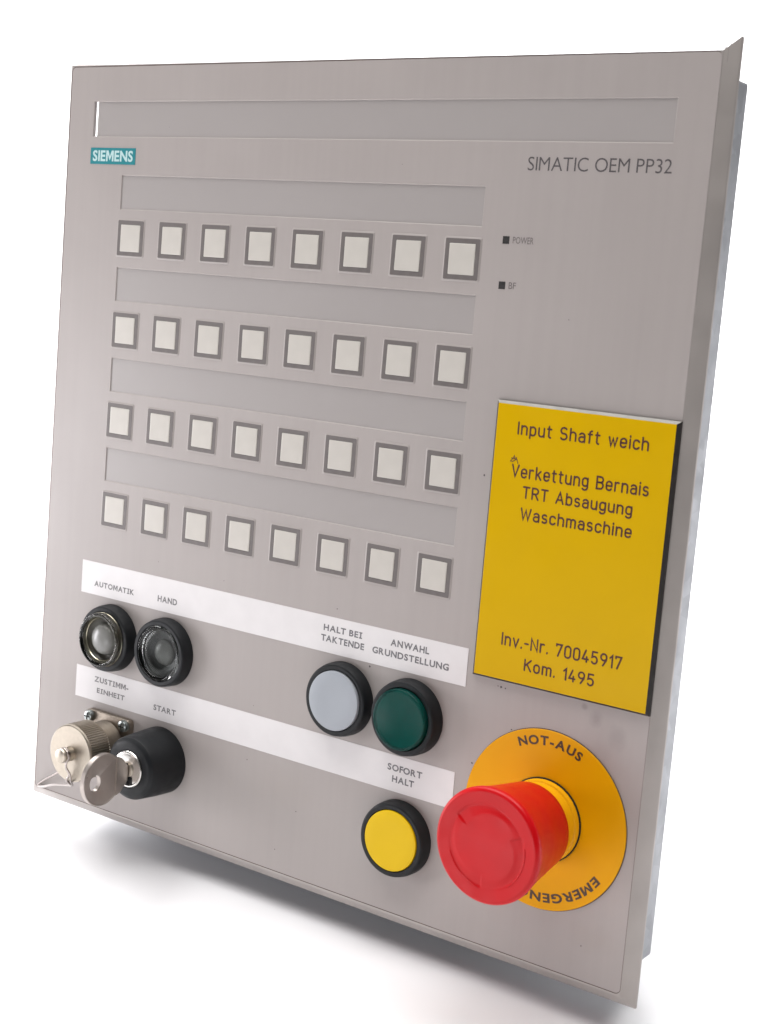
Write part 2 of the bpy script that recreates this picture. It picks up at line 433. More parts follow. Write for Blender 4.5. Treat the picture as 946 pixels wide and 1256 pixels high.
def arc_text(name, s, cx, cy, rad, a_start, a_end, h, wd, z, m, parent):
    """letters standing on a circle, tops outward, running clockwise from a_start to a_end (degrees)"""
    lay, tot = layout(s, False, .235)
    hh = h - wd; V, F = [], []; k = 0
    for ox, cw, st in lay:
        mid = (ox + cw / 2) / tot
        a = R(a_start + (a_end - a_start) * mid)
        sx = abs(R(a_end - a_start)) * (rad + h * .4) / tot
        ux, uy = math.cos(a), math.sin(a); tx, ty = math.sin(a), -math.cos(a)
        for p in st:
            pts = []
            for q, b in p:
                t = (q - cw / 2) * sx; r = rad + wd / 2 + b * hh
                pts.append((cx + ux * r + tx * t, cy + uy * r + ty * t))
            ribbon(V, F, pts, wd, z + .004 * (k % 5), False, 0); k += 1
    return link(name, flat_mesh(name, V, F), parent, m)

_glyphs = {}
def glyph(ch, off):
    """outline of one printed character from the built-in font: verts in cap heights, faces, width"""
    k = (ch, off)
    if k not in _glyphs:
        c = bpy.data.curves.new('glyph', 'FONT'); c.body = ch; c.size = 1; c.offset = off; c.resolution_u = 4
        o = bpy.data.objects.new('glyph', c); C.objects.link(o)
        bpy.context.view_layer.update()
        me = o.evaluated_get(bpy.context.evaluated_depsgraph_get()).to_mesh()
        vs = [(v.co.x, v.co.y) for v in me.vertices]; fs = [tuple(p.vertices) for p in me.polygons]
        bpy.data.objects.remove(o); bpy.data.curves.remove(c)
        _glyphs[k] = (vs, fs)
    return _glyphs[k]
def outline(ch, off, serif_i):
    vs, fs = glyph(ch, off)
    ref = glyph('H', off)[0]; y0 = min(v[1] for v in ref); ch_ = max(v[1] for v in ref) - y0
    x0 = min(v[0] for v in vs)
    vs = [((x - x0) / ch_, (y - y0) / ch_) for x, y in vs]
    if ch == 'I' and serif_i:
        t = max(v[0] for v in vs); a = .15; q = t * .78
        P = [(0, 0), (2 * a + t, 0), (2 * a + t, q), (a + t, q), (a + t, 1 - q), (2 * a + t, 1 - q), (2 * a + t, 1), (0, 1), (0, 1 - q), (a, 1 - q), (a, q), (0, q)]
        return P, [(0, 1, 2, 3, 10, 11), (10, 3, 4, 9), (9, 4, 5, 6, 7, 8)], 2 * a + t
    if ch == 'M' and off > .01:
        g = glyph('I', off)[0]; t = (max(v[0] for v in g) - min(v[0] for v in g)) / ch_; w_ = .98; c_ = w_ / 2; u = t * 1.3
        P = [(0, 0), (t, 0), (t, .66), (u, 1), (0, 1), (c_, .06), (c_, .44), (w_ - u, 1), (w_ - t, .66), (w_ - t, 0), (w_, 0), (w_, 1)]
        return P, [(0, 1, 2, 3, 4), (2, 5, 6, 3), (5, 8, 7, 6), (9, 10, 11, 7, 8)], w_
    return vs, fs, max(v[0] for v in vs)
def run(s, off, track, serif_i):
    x = 0; out = []; prev = ''
    for ch in s:
        if ch == ' ': x += .42; continue
        vs, fs, wd = outline(ch, off, serif_i)
        if out and prev + ch in ('AT', 'TA', 'AV', 'LT', 'WA', 'AW', 'FO', 'TT', 'RG', 'TK'): x -= .11
        out.append((x, wd, vs, fs)); x += wd + track; prev = ch
    return out, x - track
def print_text(name, s, x0, y0, x1, y1, h, off, z, m, parent, track=.14, serif_i=False, shear=0.):
    out, tot = run(s, off, track, serif_i)
    L_ = math.hypot(x1 - x0, y1 - y0); sx = L_ / tot; a = math.atan2(y1 - y0, x1 - x0); V, F = [], []
    for ox, wd, vs, fs in out:
        b = len(V)
        for q, r in vs:
            X = (ox + q) * sx + shear * r * h; Y = r * h
            V.append((x0 + X * math.cos(a) - Y * math.sin(a), y0 + X * math.sin(a) + Y * math.cos(a), z))
        F += [tuple(b + i for i in f) for f in fs]
    return link(name, flat_mesh(name, V, F), parent, m)
def print_arc(name, s, cx, cy, rad, a0, a1, h, off, z, m, parent, track=.16):
    out, tot = run(s, off, track, False); V, F = [], []
    for ox, wd, vs, fs in out:
        a = R(a0 + (a1 - a0) * (ox + wd / 2) / tot); sx = abs(R(a1 - a0)) * (rad + h * .4) / tot
        ux, uy, tx, ty = math.cos(a), math.sin(a), math.sin(a), -math.cos(a); b = len(V)
        for q, r in vs:
            t = (q - wd / 2) * sx; rr = rad + r * h
            V.append((cx + ux * rr + tx * t, cy + uy * rr + ty * t, z))
        F += [tuple(b + i for i in f) for f in fs]
    return link(name, flat_mesh(name, V, F), parent, m)

# ------------------------------------------------------------------ setting: the white seamless surface
def build_floor():
    V, F = [], []
    prof = [(-3.0, 0), (1.3, 0)]
    for i in range(1, 13):
        a = R(90 * i / 12); prof.append((1.3 + .9 * math.sin(a), .9 - .9 * math.cos(a)))
    prof.append((2.2, 3.2))
    for y, z in prof:
        for x in (-3.5, 3.5): V.append((x * 1000, y * 1000, z * 1000))
    for i in range(len(prof) - 1): F.append((2 * i, 2 * i + 1, 2 * i + 3, 2 * i + 2))
    o = link('floor', mesh_from('floor', V, F, smooth=60), None, m_floor)
    o.rotation_euler = (0, 0, R(34))
    o['kind'] = 'structure'
build_floor()

# ------------------------------------------------------------------ the control panel
panel = bpy.data.objects.new('control_panel', None); C.objects.link(panel)
panel.matrix_world = ROOT
panel.empty_display_size = .05
panel['label'] = 'grey industrial operator panel with square keys, push buttons, yellow sign and red emergency stop'
panel['category'] = 'control panel'

# --- foil with five window openings and a slit at the left end of the long window
FX0, FX1, FY0, FY1 = -43.6, 280.0, -271.6, 77.0
WIN = [(-28.2, 265.0, 45.4, 61.6)] + [(-7.8, 188.1, 12.8, 28.5), (-7.7, 188.2, -29.1, -13.4), (-7.7, 188.3, -71.2, -55.2), (-7.7, 188.5, -113.4, -97.4)]
SLIT = (-28.2, -25.9, 45.4, 61.6)
def build_foil():
    V, F, MI = [], [], []
    rc = 2.0
    xs = sorted({FX0 + rc, FX1 - rc} | {v for q in WIN for v in q[:2]})
    ys = sorted({FY0 + rc, FY1 - rc} | {v for q in WIN for v in q[2:]})
    for i in range(len(xs) - 1):
        for j in range(len(ys) - 1):
            cx = (xs[i] + xs[i + 1]) / 2; cy = (ys[j] + ys[j + 1]) / 2
            if any(a < cx < b and c < cy < d for a, b, c, d in WIN): continue
            s = len(V); V += [(xs[i], ys[j], 0), (xs[i + 1], ys[j], 0), (xs[i + 1], ys[j + 1], 0), (xs[i], ys[j + 1], 0)]
            F.append((s, s + 1, s + 2, s + 3))
    for x0, x1, y0, y1 in ((FX0, FX0 + rc, FY0 + rc, FY1 - rc), (FX1 - rc, FX1, FY0 + rc, FY1 - rc), (FX0 + rc, FX1 - rc, FY0, FY0 + rc), (FX0 + rc, FX1 - rc, FY1 - rc, FY1)):
        s = len(V); V += [(x0, y0, 0), (x1, y0, 0), (x1, y1, 0), (x0, y1, 0)]; F.append((s, s + 1, s + 2, s + 3))
    for cx, cy, a0 in ((FX1 - rc, FY1 - rc, 0), (FX0 + rc, FY1 - rc, 90), (FX0 + rc, FY0 + rc, 180), (FX1 - rc, FY0 + rc, 270)):
        s = len(V); V.append((cx, cy, 0))
        for k in range(7): V.append((cx + rc * math.cos(R(a0 + 15 * k)), cy + rc * math.sin(R(a0 + 15 * k)), 0))
        F.append((s, *[s + 1 + k for k in range(7)]))
    # stepped walls down into each window
    for a, b, c, d in WIN:
        e = .35; s = len(V)
        V += [(a, c, 0), (b, c, 0), (b, d, 0), (a, d, 0), (a + e, c + e, -.45), (b - e, c + e, -.45), (b - e, d - e, -.45), (a + e, d - e, -.45)]
        F += [(s, s + 1, s + 5, s + 4), (s + 1, s + 2, s + 6, s + 5), (s + 2, s + 3, s + 7, s + 6), (s + 3, s, s + 4, s + 7)]
    o = link('front_foil', mesh_from('front_foil', V, F), panel, m_foil)
    return o
foil = build_foil()
# dark line of adhesive round the edge of the foil
def build_edge():
    V, F = [], []
    o_ = rrect(FX0 - .32, FX1 + .15, FY0 - .36, FY1 + .36, 2.3, 12); i_ = rrect(FX0, FX1, FY0, FY1, 2.0, 12); n = len(o_)
    o_ = [(x - (.22 if x > FX1 - 1 and y > -255 else 0), y) for x, y in o_]
    V += [(x, y, -.015) for x, y in o_] + [(x, y, -.005) for x, y in i_]
    F += [(k, (k + 1) % n, n + (k + 1) % n, n + k) for k in range(n)]
    return link('foil_edge', mesh_from('foil_edge', V, F), panel, m_line)
build_edge()

for k, (a, b, c, d) in enumerate(WIN):
    x0 = SLIT[1] if k == 0 else a
    o = box('display_window' if k == 0 else 'label_window', x0 + .05, b - .3, c + .3, d - .3, -.8, -.42, m_window, panel)
    if k == 0: o['label'] = 'long empty display window across the top with a lit slit at its left end'

# --- folded metal frame: flat rim, sloping outer border, short skirt, and a backing plate with the slit cut through
def build_frame():
    V, F = [], []
    inn = (FX0 - .30, FX1 + .22, FY0 - .40, FY1 + .40)
    rim = (FX0 - .9, FX1 + .3, FY0 - 1.0, FY1 + .9)
    out = (-48.8, 285.6, -277.2, 80.6)
    def ring(q, z): 
        s = len(V); V.extend([(q[0], q[2], z), (q[1], q[2], z), (q[1], q[3], z), (q[0], q[3], z)]); return s
    a = ring((FX0 + 1, FX1 - 1, FY0 + 1, FY1 - 1), -.04); b = ring(rim, -.03); c = ring(out, -4.0); d = ring((out[0] + .2, out[1] - .1, out[2] + .2, out[3] - .2), -4.9)
    # top right ear: the right flange stands a little above the top one
    V[c + 2] = (285.2, 83.0, -3.4); V[d + 2] = (285.2, 82.6, -5.0)
    for p, q in ((a, b), (b, c), (c, d)):
        for k in range(4):
            j = (k + 1) % 4
            if p == b and k == 2: continue          # top strip handled below
            F.append((p + k, p + j, q + j, q + k))
    q0 = d; F.remove((c + 2, c + 3, d + 3, d + 2))
    s = len(V)                                       # the top strip, ending flush against the ear with a small open notch
    V.extend([(rim[1] - .8, rim[3], -.03), (280.9, 80.6, -4.0), (280.9, 80.4, -5.6), (280.9, 79.0, -5.6)])
    F.append((b + 3, s, s + 1, c + 3))
    F.append((s + 1, c + 3, d + 3, s + 2))
    F.append((b + 2, c + 2, d + 2, s + 3))
    me = mesh_from('frame', V, F)
    bm = bmesh.new(); bm.from_mesh(me)
    e = [q for q in bm.edges if len(q.link_faces) == 2 and q.calc_face_angle(0) > .3]
    bmesh.ops.bevel(bm, geom=e, offset=.35 * MM, segments=2, affect='EDGES', profile=.5)
    bm.to_mesh(me); bm.free()
    for p in me.polygons: p.use_smooth = True
    me.set_sharp_from_angle(angle=R(30))
    return link('frame', me, panel, m_frame)
build_frame()
notch = box('corner_notch', 280.2, 281.6, 73.5, 78.6, -3.0, -.9, m_blackgap, panel)
notch['label'] = 'dark open joint at the top right corner of the frame'

def build_plate():
    V, F = [], []
    x0, x1, y0, y1 = -44, 280.6, -272.2, 77.4; z0, z1 = -1.9, -.9
    s0, s1, t0, t1 = SLIT
    for a, b, c, d in ((x0, s0, y0, y1), (s1, x1, y0, y1), (s0, s1, y0, t0), (s0, s1, t1, y1)):
        box_vf(V, F, a, b, c, d, z0, z1)
    me = bpy.data.meshes.new('backing_plate'); me.from_pydata([(x * MM, y * MM, z * MM) for x, y, z in V], [], F)
    return link('backing_plate', me, panel, m_frame)
build_plate()

housing = box('housing', -18, 278, -266.3, 71.0, -31.0, -5.0, m_house, panel, bev=1.0)
# seam and tabs along the visible side of the housing
for yy in (20, -95, -215):
    o = lathe('rivet', 0, 0, [(0, .9), (1.6, .7), (2.2, 0)], m_house, housing, n=20)
    o.matrix_local = Matrix.Translation((.278, yy * MM, -.021)) @ Matrix.Rotation(R(90), 4, 'Y')
# rear box that the panel stands on, flat on the floor
def build_rear():
    cs, sn = math.cos(LEAN), math.sin(LEAN); fc = FLOOR_C * 1000
    fl = lambda z: (fc - z * sn) / cs
    prof = [(20, -31.2), (20, -80), (fl(-115) + 40, -115), (fl(-115), -115), (fl(-40), -40), (-262, -31.2)]
    V = [(x, y, z) for x in (0, 205) for y, z in prof]; n = len(prof)
    F = [tuple(range(n)), tuple(range(2 * n - 1, n - 1, -1))] + [(k, (k + 1) % n, n + (k + 1) % n, n + k) for k in range(n)]
    return link('rear_box', mesh_from('rear_box', V, F), panel, m_house)
build_rear()

# --- 32 square keys
PX, PY = 25.74, 42.18
def key_meshes():
    V, F, MI = [], [], []
    def ring(hw, r, z):
        s = len(V); V.extend([(x, y, z) for x, y in rrect(-hw, hw, -hw, hw, r, 3)]); return s
    n = 16
    rs = [ring(8.75, .8, .012), ring(8.25, .6, .24), ring(8.0, .5, .26), ring(7.95, .5, .34), ring(6.3, .3, .34), ring(6.15, .3, .26)]
    for i, (a, b) in enumerate(zip(rs, rs[1:])):
        for k in range(n):
            F.append((a + k, a + (k + 1) % n, b + (k + 1) % n, b + k)); MI.append(0 if i < 2 else 1)
    F.append(tuple(rs[-1] + k for k in range(n))); MI.append(1)
    me = bpy.data.meshes.new('key_button'); me.from_pydata([(x * MM, y * MM, z * MM) for x, y, z in V], [], F)
    me.polygons.foreach_set('material_index', MI)
    me.materials.append(m_foil); me.materials.append(m_keyband)
    V2, F2 = [], []
    rr = []
    for hw, r, z in ((6.1, .3, .27), (5.95, .5, .42), (5.4, .6, .47)):
        rr.append(len(V2)); V2.extend([(x, y, z) for x, y in rrect(-hw, hw, -hw, hw, r, 3)])
    for a, b in zip(rr, rr[1:]):
        for k in range(n): F2.append((a + k, a + (k + 1) % n, b + (k + 1) % n, b + k))
    F2.append(tuple(rr[-1] + k for k in range(n)))
    me2 = bpy.data.meshes.new('key_face'); me2.from_pydata([(x * MM, y * MM, z * MM) for x, y, z in V2], [], F2)
    me2.materials.append(m_keyface)
    for q in (me, me2):
        bm = bmesh.new(); bm.from_mesh(q); bmesh.ops.recalc_face_normals(bm, faces=bm.faces)
        if sum(f.normal.z for f in bm.faces) < 0: bmesh.ops.reverse_faces(bm, faces=bm.faces)
        bm.to_mesh(q); bm.free()
    return me, me2
kb, kf = key_meshes()
for r_ in range(4):
    for c_ in range(8):
        o = bpy.data.objects.new('key_button', kb); C.objects.link(o); o.parent = panel
        o.location = ((c_ * PX + random.uniform(-.05, .05)) * MM, (-r_ * PY + random.uniform(-.05, .05)) * MM, 0)
        o.rotation_euler = (0, 0, R(random.uniform(-.3, .3)))
        f = bpy.data.objects.new('key_face', kf); C.objects.link(f); f.parent = o
        f.location = (random.uniform(-.08, .08) * MM, random.uniform(-.08, .08) * MM, 0)
        f.rotation_euler = (R(random.uniform(-.5, .5)), R(random.uniform(-.5, .5)), 0)

# --- maker's plate, model lettering, indicators
logo = box('logo_badge', -28.7, .1, 33.1, 40.5, .01, .12, m_teal, panel)
logo['label'] = 'small teal badge with pale bold capitals'
print_text('logo_lettering', 'SIEMENS', -27.2, 34.4, -1.5, 34.4, 4.9, .032, .15, m_tealtext, logo, track=.10)
print_text('model_lettering', 'SIMATIC OEM PP32', 206.0, 34.8, 265.4, 34.8, 5.0, -.006, .04, m_ink, panel, track=.15)
for y, s, x1 in ((8.3, 'POWER', 211.6), (-9.0, 'BF', 205.7)):
    led = box('indicator_light', 198.0, 200.9, y - 1.45, y + 1.45, .01, .08, m_screen, panel)
    led['label'] = 'tiny dark square status indicator beside its caption'
    print_text('caption', s, 202.5, y - 1.15, x1, y - 1.15, 2.5, 0, .05, m_smallink, led, track=.12)

# --- white label strips
s1 = box('label_strip', -18.8, 199.8, -168.6, -152.9, .01, .16, m_strip, panel)
s2 = box('label_strip', -18.9, 198.6, -219.9, -204.4, .01, .16, m_strip, panel)
s1['label'] = 'upper white label strip above the first row of round buttons'
s2['label'] = 'lower white label strip above the second row of controls'
LB = [(s1, 'AUTOMATIK', -10.2, 15.9, -164.4, 2.6, m_labelink2, .50), (s1, 'HAND', 31.0, 43.1, -164.4, 2.9, m_labelink2, .56),
      (s1, 'HALT BEI', 127.3, 147.6, -159.3, 2.75, m_labelink, .56), (s1, 'TAKTENDE', 126.3, 149.0, -163.9, 2.8, m_labelink, .56),
      (s1, 'ANWAHL', 162.2, 181.3, -159.1, 2.85, m_labelink, .56), (s1, 'GRUNDSTELLUNG', 153.3, 191.3, -163.9, 2.8, m_labelink, .56),
      (s2, 'ZUSTIMM-', -6.5, 16.0, -210.5, 2.65, m_labelink2, .50), (s2, 'EINHEIT', -4.5, 13.9, -215.7, 2.45, m_labelink2, .48),
      (s2, 'START', 32.7, 46.7, -215.7, 2.65, m_labelink2, .52), (s2, 'SOFORT', 165.9, 183.2, -211.2, 2.8, m_labelink, .56),
      (s2, 'HALT', 168.6, 179.6, -215.9, 2.8, m_labelink, .56)]
for par_, s, x0, x1, y, h, mm_, wd in LB:
    print_text('lettering', s, x0, y, x1, y, h, .032, .19, mm_, par_, serif_i=True, track=.13)

# --- yellow engraved sign
def build_sign():
    V, F, MI = [], [], []
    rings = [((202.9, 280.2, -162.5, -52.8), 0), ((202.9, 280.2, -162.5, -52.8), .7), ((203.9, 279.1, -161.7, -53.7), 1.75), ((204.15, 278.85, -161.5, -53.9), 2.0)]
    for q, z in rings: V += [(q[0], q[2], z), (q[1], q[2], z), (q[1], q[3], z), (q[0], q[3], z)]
    for i in range(3):
        for k in range(4):
            j = (k + 1) % 4
            F.append((4 * i + k, 4 * i + j, 4 * i + 4 + j, 4 * i + 4 + k))
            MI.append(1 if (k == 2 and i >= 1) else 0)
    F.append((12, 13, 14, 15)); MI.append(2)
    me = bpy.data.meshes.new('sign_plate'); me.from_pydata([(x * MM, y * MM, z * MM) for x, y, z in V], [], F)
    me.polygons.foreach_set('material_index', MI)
    return link('sign_plate', me, panel, [m_signcore, m_signsheen, m_yellow])
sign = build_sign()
sign['label'] = 'yellow engraved inventory sign with black core and bevelled edge'
for s, x0, x1, ya, yb, h in (('Input Shaft weich', 213.6, 269.0, -65.3, -65.0, 5.2), ('Verkettung Bernais', 212.6, 270.9, -81.8, -81.5, 5.2),
                             ('TRT Absaugung', 218.3, 265.1, -89.5, -89.5, 4.9), ('Waschmaschine', 218.3, 265.8, -97.9, -97.8, 5.0),
                             ('Inv.-Nr. 70045917', 215.3, 267.5, -147.9, -147.4, 5.2), ('Kom. 1495', 226.3, 256.9, -156.2, -156.1, 5.0)):
    text('engraved_lettering', s, x0, ya, x1, yb, h, .74, 2.03, m_engrave, sign, round_caps=True, track=.30)
V, F = [], []
for k, p in enumerate(([(-1.6, -.9), (-.6, .2), (.1, 1.6), (.6, -.2)], [(-1.2, .5), (1.5, .1)], [(.9, .9), (1.9, -.8), (2.0, -1.4)], [(-.9, -1.0), (.4, -.4), (1.2, .9)])):
    ribbon(V, F, [(213.2 + x * .95, -75.0 + y * .95) for x, y in p], .34, 2.03 + .004 * k, True, 0)
sc = link('engraved_scratch', flat_mesh('engraved_scratch', V, F), sign, m_engrave); sc['label'] = 'small scratched mark above the capital V'

# --- round push buttons
def bezel_prof(H, r0=15.95, r1=15.35, ri=12.95):
    return [(r0, 0), (r0, .6), (r0 - .1, H * .55), (r1 + .1, H - .9), (r1 - .15, H - .3), (r1 - .7, H), (ri + .35, H), (ri, H - .35), (ri, H - 5.9), (0, H - 5.9)]
def push_button(cx, cy, H, label, capz, mcap, kind):
    b = lathe('push_button', cx, cy, bezel_prof(H), m_black, panel, n=96, smooth=28)
    b['label'] = label
    r = 12.75
    if kind == 'flat':
        lathe('cap', cx, cy, [(r, H - 2.6), (r, capz - .35), (r - .12, capz - .1), (r - .45, capz), (r * .6, capz - .22), (0, capz - .4)], mcap, b, n=96, smooth=40)
    elif kind == 'green':
        lathe('cap', cx, cy, [(r - 1.3, H - 2.9), (r - 1.5, capz - 2.0), (r - 2.4, capz - 1.35), (r * .5, capz - 1.9), (0, capz - 2.2)], mcap, b, n=96, smooth=50)
        lathe('lens', cx, cy, [(r, H - 2.8), (r, capz - .8), (r - .25, capz - .2), (r - .8, capz), (r - 1.6, capz - .15), (r * .5, capz - .65), (0, capz - .8),
                               (0, capz - 1.25), (r * .5, capz - 1.1), (r - 1.9, capz - .7), (r - 1.1, capz - 1.3), (r - 1.0, H - 2.8)], m_greenglass, b, n=96, closed=False, smooth=50)
    elif kind == 'lens':
        up = capz
        if up > 8: lathe('bowl', cx, cy, [(r - 1.15, up - 1.7), (r - 1.6, up - 3.5), (9.3, H - 2.4), (7.2, H - 3.0), (0, H - 3.1)], m_olive, b, n=96, smooth=60)
        else: lathe('bowl', cx, cy, [(r - 1.15, up - 2.3), (r - 1.7, up - 3.4), (r - 3.2, H - 4.6), (8.0, H - 5.2), (0, H - 5.4)], m_bowl, b, n=96, smooth=60)
        if up > 8:
            lathe('dome', cx, cy, [(7.6, H - 3.0), (7.5, H - 1.2), (7.0, H + .2), (6.1, H + 1.2), (4.8, H + 1.9), (3.2, H + 2.35), (1.6, H + 2.6), (0, H + 2.65)], m_dome, b, n=64, smooth=70)
            lathe('lens', cx, cy, [(r, H - 2.4), (r, up - .8), (r - .3, up - .2), (r - .9, up), (r - 1.7, up - .25), (r - 2.1, up - 1.0), (r - 2.3, H - .4), (r - 1.2, H - .8), (r - 1.0, H - 2.4)], m_glass, b, n=96, closed=True, smooth=50)
            lathe('retaining_ring', cx, cy, [(r - 2.75, H + .6), (r - 2.5, H + .95), (r - 2.3, H + .6)], m_ring, b, n=80)
            lathe('lens_ring', cx, cy, [(r + .02, H + .2), (r + .15, H + .35), (r + .02, H + .5)], m_ring, b, n=96)
        else:
            lathe('dome', cx, cy, [(6.2, H - 5.3), (6.0, H - 4.5), (5.3, H - 3.7), (4.0, H - 3.1), (2.2, H - 2.75), (0, H - 2.65)], m_dome, b, n=64, smooth=70)
            lathe('lens', cx, cy, [(r, H - 2.4), (r, up - .7), (r - .25, up - .2), (r - .7, up), (r - 1.3, up - .15), (r - 1.7, up - .9), (r * .55, up - 1.2), (0, up - 1.25),
                                   (0, up - 1.9), (r * .55, up - 1.8), (r - 2.0, up - 1.5), (r - 1.1, up - 1.9), (r - 1.0, H - 2.4)], m_smoke, b, n=96, closed=True, smooth=50)
            V, F = [], []
            for i in range(72):                     # fine radial ribs inside the rim of the lens
                a = 2 * math.pi * i / 72; ca, sa = math.cos(a), math.sin(a); s = len(V)
                for rr, zz, hw in ((r - 1.75, up - 3.0, .10), (r - 3.3, H - 4.2, .05)):
                    V += [(cx + rr * ca - hw * sa, cy + rr * sa + hw * ca, zz), (cx + rr * ca + hw * sa, cy + rr * sa - hw * ca, zz)]
                F.append((s, s + 1, s + 3, s + 2))
            link('radial_ribs', mesh_from('radial_ribs', V, F), b, m_dome)
    return b
push_button(3.6, -187.0, 6.4, 'clear lens push button standing proud in its ring, under AUTOMATIK', 9.9, None, 'lens')
push_button(38.9, -186.8, 6.4, 'clear lens push button sunk in its ring, under HAND', 6.6, None, 'lens')
push_button(140.0, -186.6, 6.0, 'push button with flat light grey cap', 7.0, m_greycap, 'flat')
push_button(174.8, -186.6, 6.6, 'push button with translucent dark green cap', 9.0, m_green, 'green')
push_button(174.4, -238.5, 6.3, 'push button with flat yellow cap', 6.8, m_yelcap, 'flat')

# --- key switch
LX, LY = 39.0, -238.4
ks = lathe('key_switch', LX, LY, [(15.7, 0), (15.7, 1.0), (15.4, 9), (14.6, 19.0), (14.2, 19.9), (12.9, 21.0), (12.2, 21.3), (8.9, 21.3), (8.7, 20.6), (8.7, 18), (0, 18)], m_black, panel, n=96, smooth=24)
ks['label'] = 'tall black key switch under START'
def lock_face():
    V, F = lathe_vf(LX, LY, [(8.5, 18.2), (8.5, 21.5), (8.2, 21.9), (7.6, 22.0), (7.1, 21.6), (6.0, 21.75), (3.2, 21.8)], 64)
    return link('lock_cylinder', mesh_from('lock_cylinder', V, F, smooth=30), ks, m_chrome)
lock_face()
lathe('plug', LX, LY, [(3.6, 21.4), (3.6, 22.2), (3.3, 22.4), (0, 22.4)], m_nickel, ks, n=40)
box('keyway', LX - 1.1, LX + 1.1, LY - 7.4, LY + 3.2, 20.5, 22.46, m_blackgap, ks)
box('retaining_notch', LX + .2, LX + 3.2, LY - 6.6, LY - 3.2, 20.5, 22.0, m_blackgap, ks)
# --- the key (a thing of its own, in the plane x = LX)
key = bpy.data.objects.new('key', None); C.objects.link(key)
key.matrix_world = ROOT @ Matrix.Translation((LX * MM, LY * MM, 22.5 * MM))
key['label'] = 'flat round-headed steel key with small hole, stuck in the black key switch'
key['category'] = 'key'
def build_key():
    # bow: round blank with a hole, drawn in (z, y), extruded along x
    cz, cyy, rb, hz, hy, rh = 15.4, -1.3, 11.9, 20.2, -2.0, 3.0
    n = 72; V, F = [], []
    def outl(r, n): return [(cz + r * math.cos(2 * math.pi * i / n), cyy + r * 1.0 * math.sin(2 * math.pi * i / n)) for i in range(n)]
    def hole(r): 
        return [(hz + r * 1.05 * math.cos(2 * math.pi * i / n), hy + r * 1.25 * math.sin(2 * math.pi * i / n)) for i in range(n)]
    rings = [(hole(rh), -.95), (hole(rh + .3), -1.15), (outl(rb - .9, n), -1.15), (outl(rb - .7, n), -1.35), (outl(rb - .25, n), -1.35), (outl(rb, n), -1.1),
             (outl(rb, n), 1.1), (outl(rb - .25, n), 1.35), (outl(rb - .7, n), 1.35), (outl(rb - .9, n), 1.15), (hole(rh + .3), 1.15), (hole(rh), .95)]
    for P, x in rings: V += [(x, y, z) for z, y in P]
    for a in range(len(rings)):
        b = (a + 1) % len(rings)
        for k in range(n):
            j = (k + 1) % n; F.append((a * n + k, a * n + j, b * n + j, b * n + k))
    link('bow', mesh_from('bow', V, F, smooth=30), key, m_key)
    V, F = [], []
    s = 0
    for (z0, z1, y0, y1, x) in ((4.0, 9.0, -9.6, 8.2, 1.6),):
        pass
    # thick shoulder between bow and blade, its outer edge following the circle
    P = [(7.6, -10.2), (7.6, 7.6)] + [(5.2, 7.0), (3.4, 5.6)] + [(1.6, 3.2), (.6, 2.4), (.6, -4.6), (2.2, -6.4), (4.6, -9.0)]
    V = [(-1.75, y, z) for z, y in P] + [(1.75, y, z) for z, y in P]; k = len(P)
    F = [tuple(range(k)), tuple(range(2 * k - 1, k - 1, -1))] + [(i, (i + 1) % k, k + (i + 1) % k, k + i) for i in range(k)]
    link('shoulder', mesh_from('shoulder', V, F), key, m_key)
    V, F = [], []
    box_vf(V, F, -.95, .95, -4.4, 2.4, -6.0, 5.0)
    link('blade', mesh_from('blade', V, F), key, m_key)
build_key()

# --- capped round connector
KX, KY = 6.2, -238.2
V, F = [], []
P = rrect(KX - 14.6, KX + 14.6, KY - 14.6, KY + 14.6, 2.2, 5); n = len(P)
V = [(x, y, 0.02) for x, y in P] + [(x, y, 2.4) for x, y in P] + [(KX + (x - KX) * .975, KY + (y - KY) * .975, 2.8) for x, y in P]
F = [(i, (i + 1) % n, n + (i + 1) % n, n + i) for i in range(n)] + [(n + i, n + (i + 1) % n, 2 * n + (i + 1) % n, 2 * n + i) for i in range(n)] + [tuple(2 * n + i for i in range(n))]
conn = link('connector', mesh_from('connector', V, F, smooth=30), panel, m_nickeldk)
conn['label'] = 'round metal connector on a square flange with a knurled dust cap'
for sx in (-1, 1):
    for sy in (-1, 1):
        x, y = KX + sx * 11.3, KY + sy * 11.6
        sc = lathe('screw', x, y, [(2.9, 2.8), (2.9, 4.1), (2.5, 4.8), (1.5, 5.2), (0, 5.3)], m_zinc, conn, n=24)
        Vb, Fb = [], []
        box_vf(Vb, Fb, x - 1.7, x + 1.7, y - .3, y + .3, 4.9, 5.36); box_vf(Vb, Fb, x - .3, x + .3, y - 1.7, y + 1.7, 4.9, 5.38)
        link('screw_slot', mesh_from('screw_slot', Vb, Fb), sc, m_blackgap)
# threaded barrel behind the cap
prof = [(10.8, 2.8)]
for i in range(8): prof += [(11.6, 3.4 + i * 1.1), (10.9, 3.95 + i * 1.1)]
prof += [(12.6, 12.2), (12.9, 13.0)]
lathe('threaded_barrel', KX, KY, prof, m_nickeldk, conn, n=72, smooth=20)
knurl = lambda i, z: (-.55 if (i % 5) in (2, 3) else 0.0) if 13.6 < z < 24.6 else 0.0
cap = lathe('dust_cap', KX, KY, [(11.5, 13.0), (13.2, 13.0), (13.6, 13.4), (13.6, 13.7), (13.6, 24.5), (13.6, 24.9), (13.4, 25.6), (12.9, 26.0), (8, 26.05), (3.5, 26.1), (3.4, 26.6), (3.3, 28.4), (2.7, 28.7),
                                     (2.6, 30.2), (3.3, 30.5), (3.4, 31.6), (3.1, 32.3), (1.9, 32.7), (0, 32.75)], m_nickel, conn, n=360, smooth=18, wob=knurl)
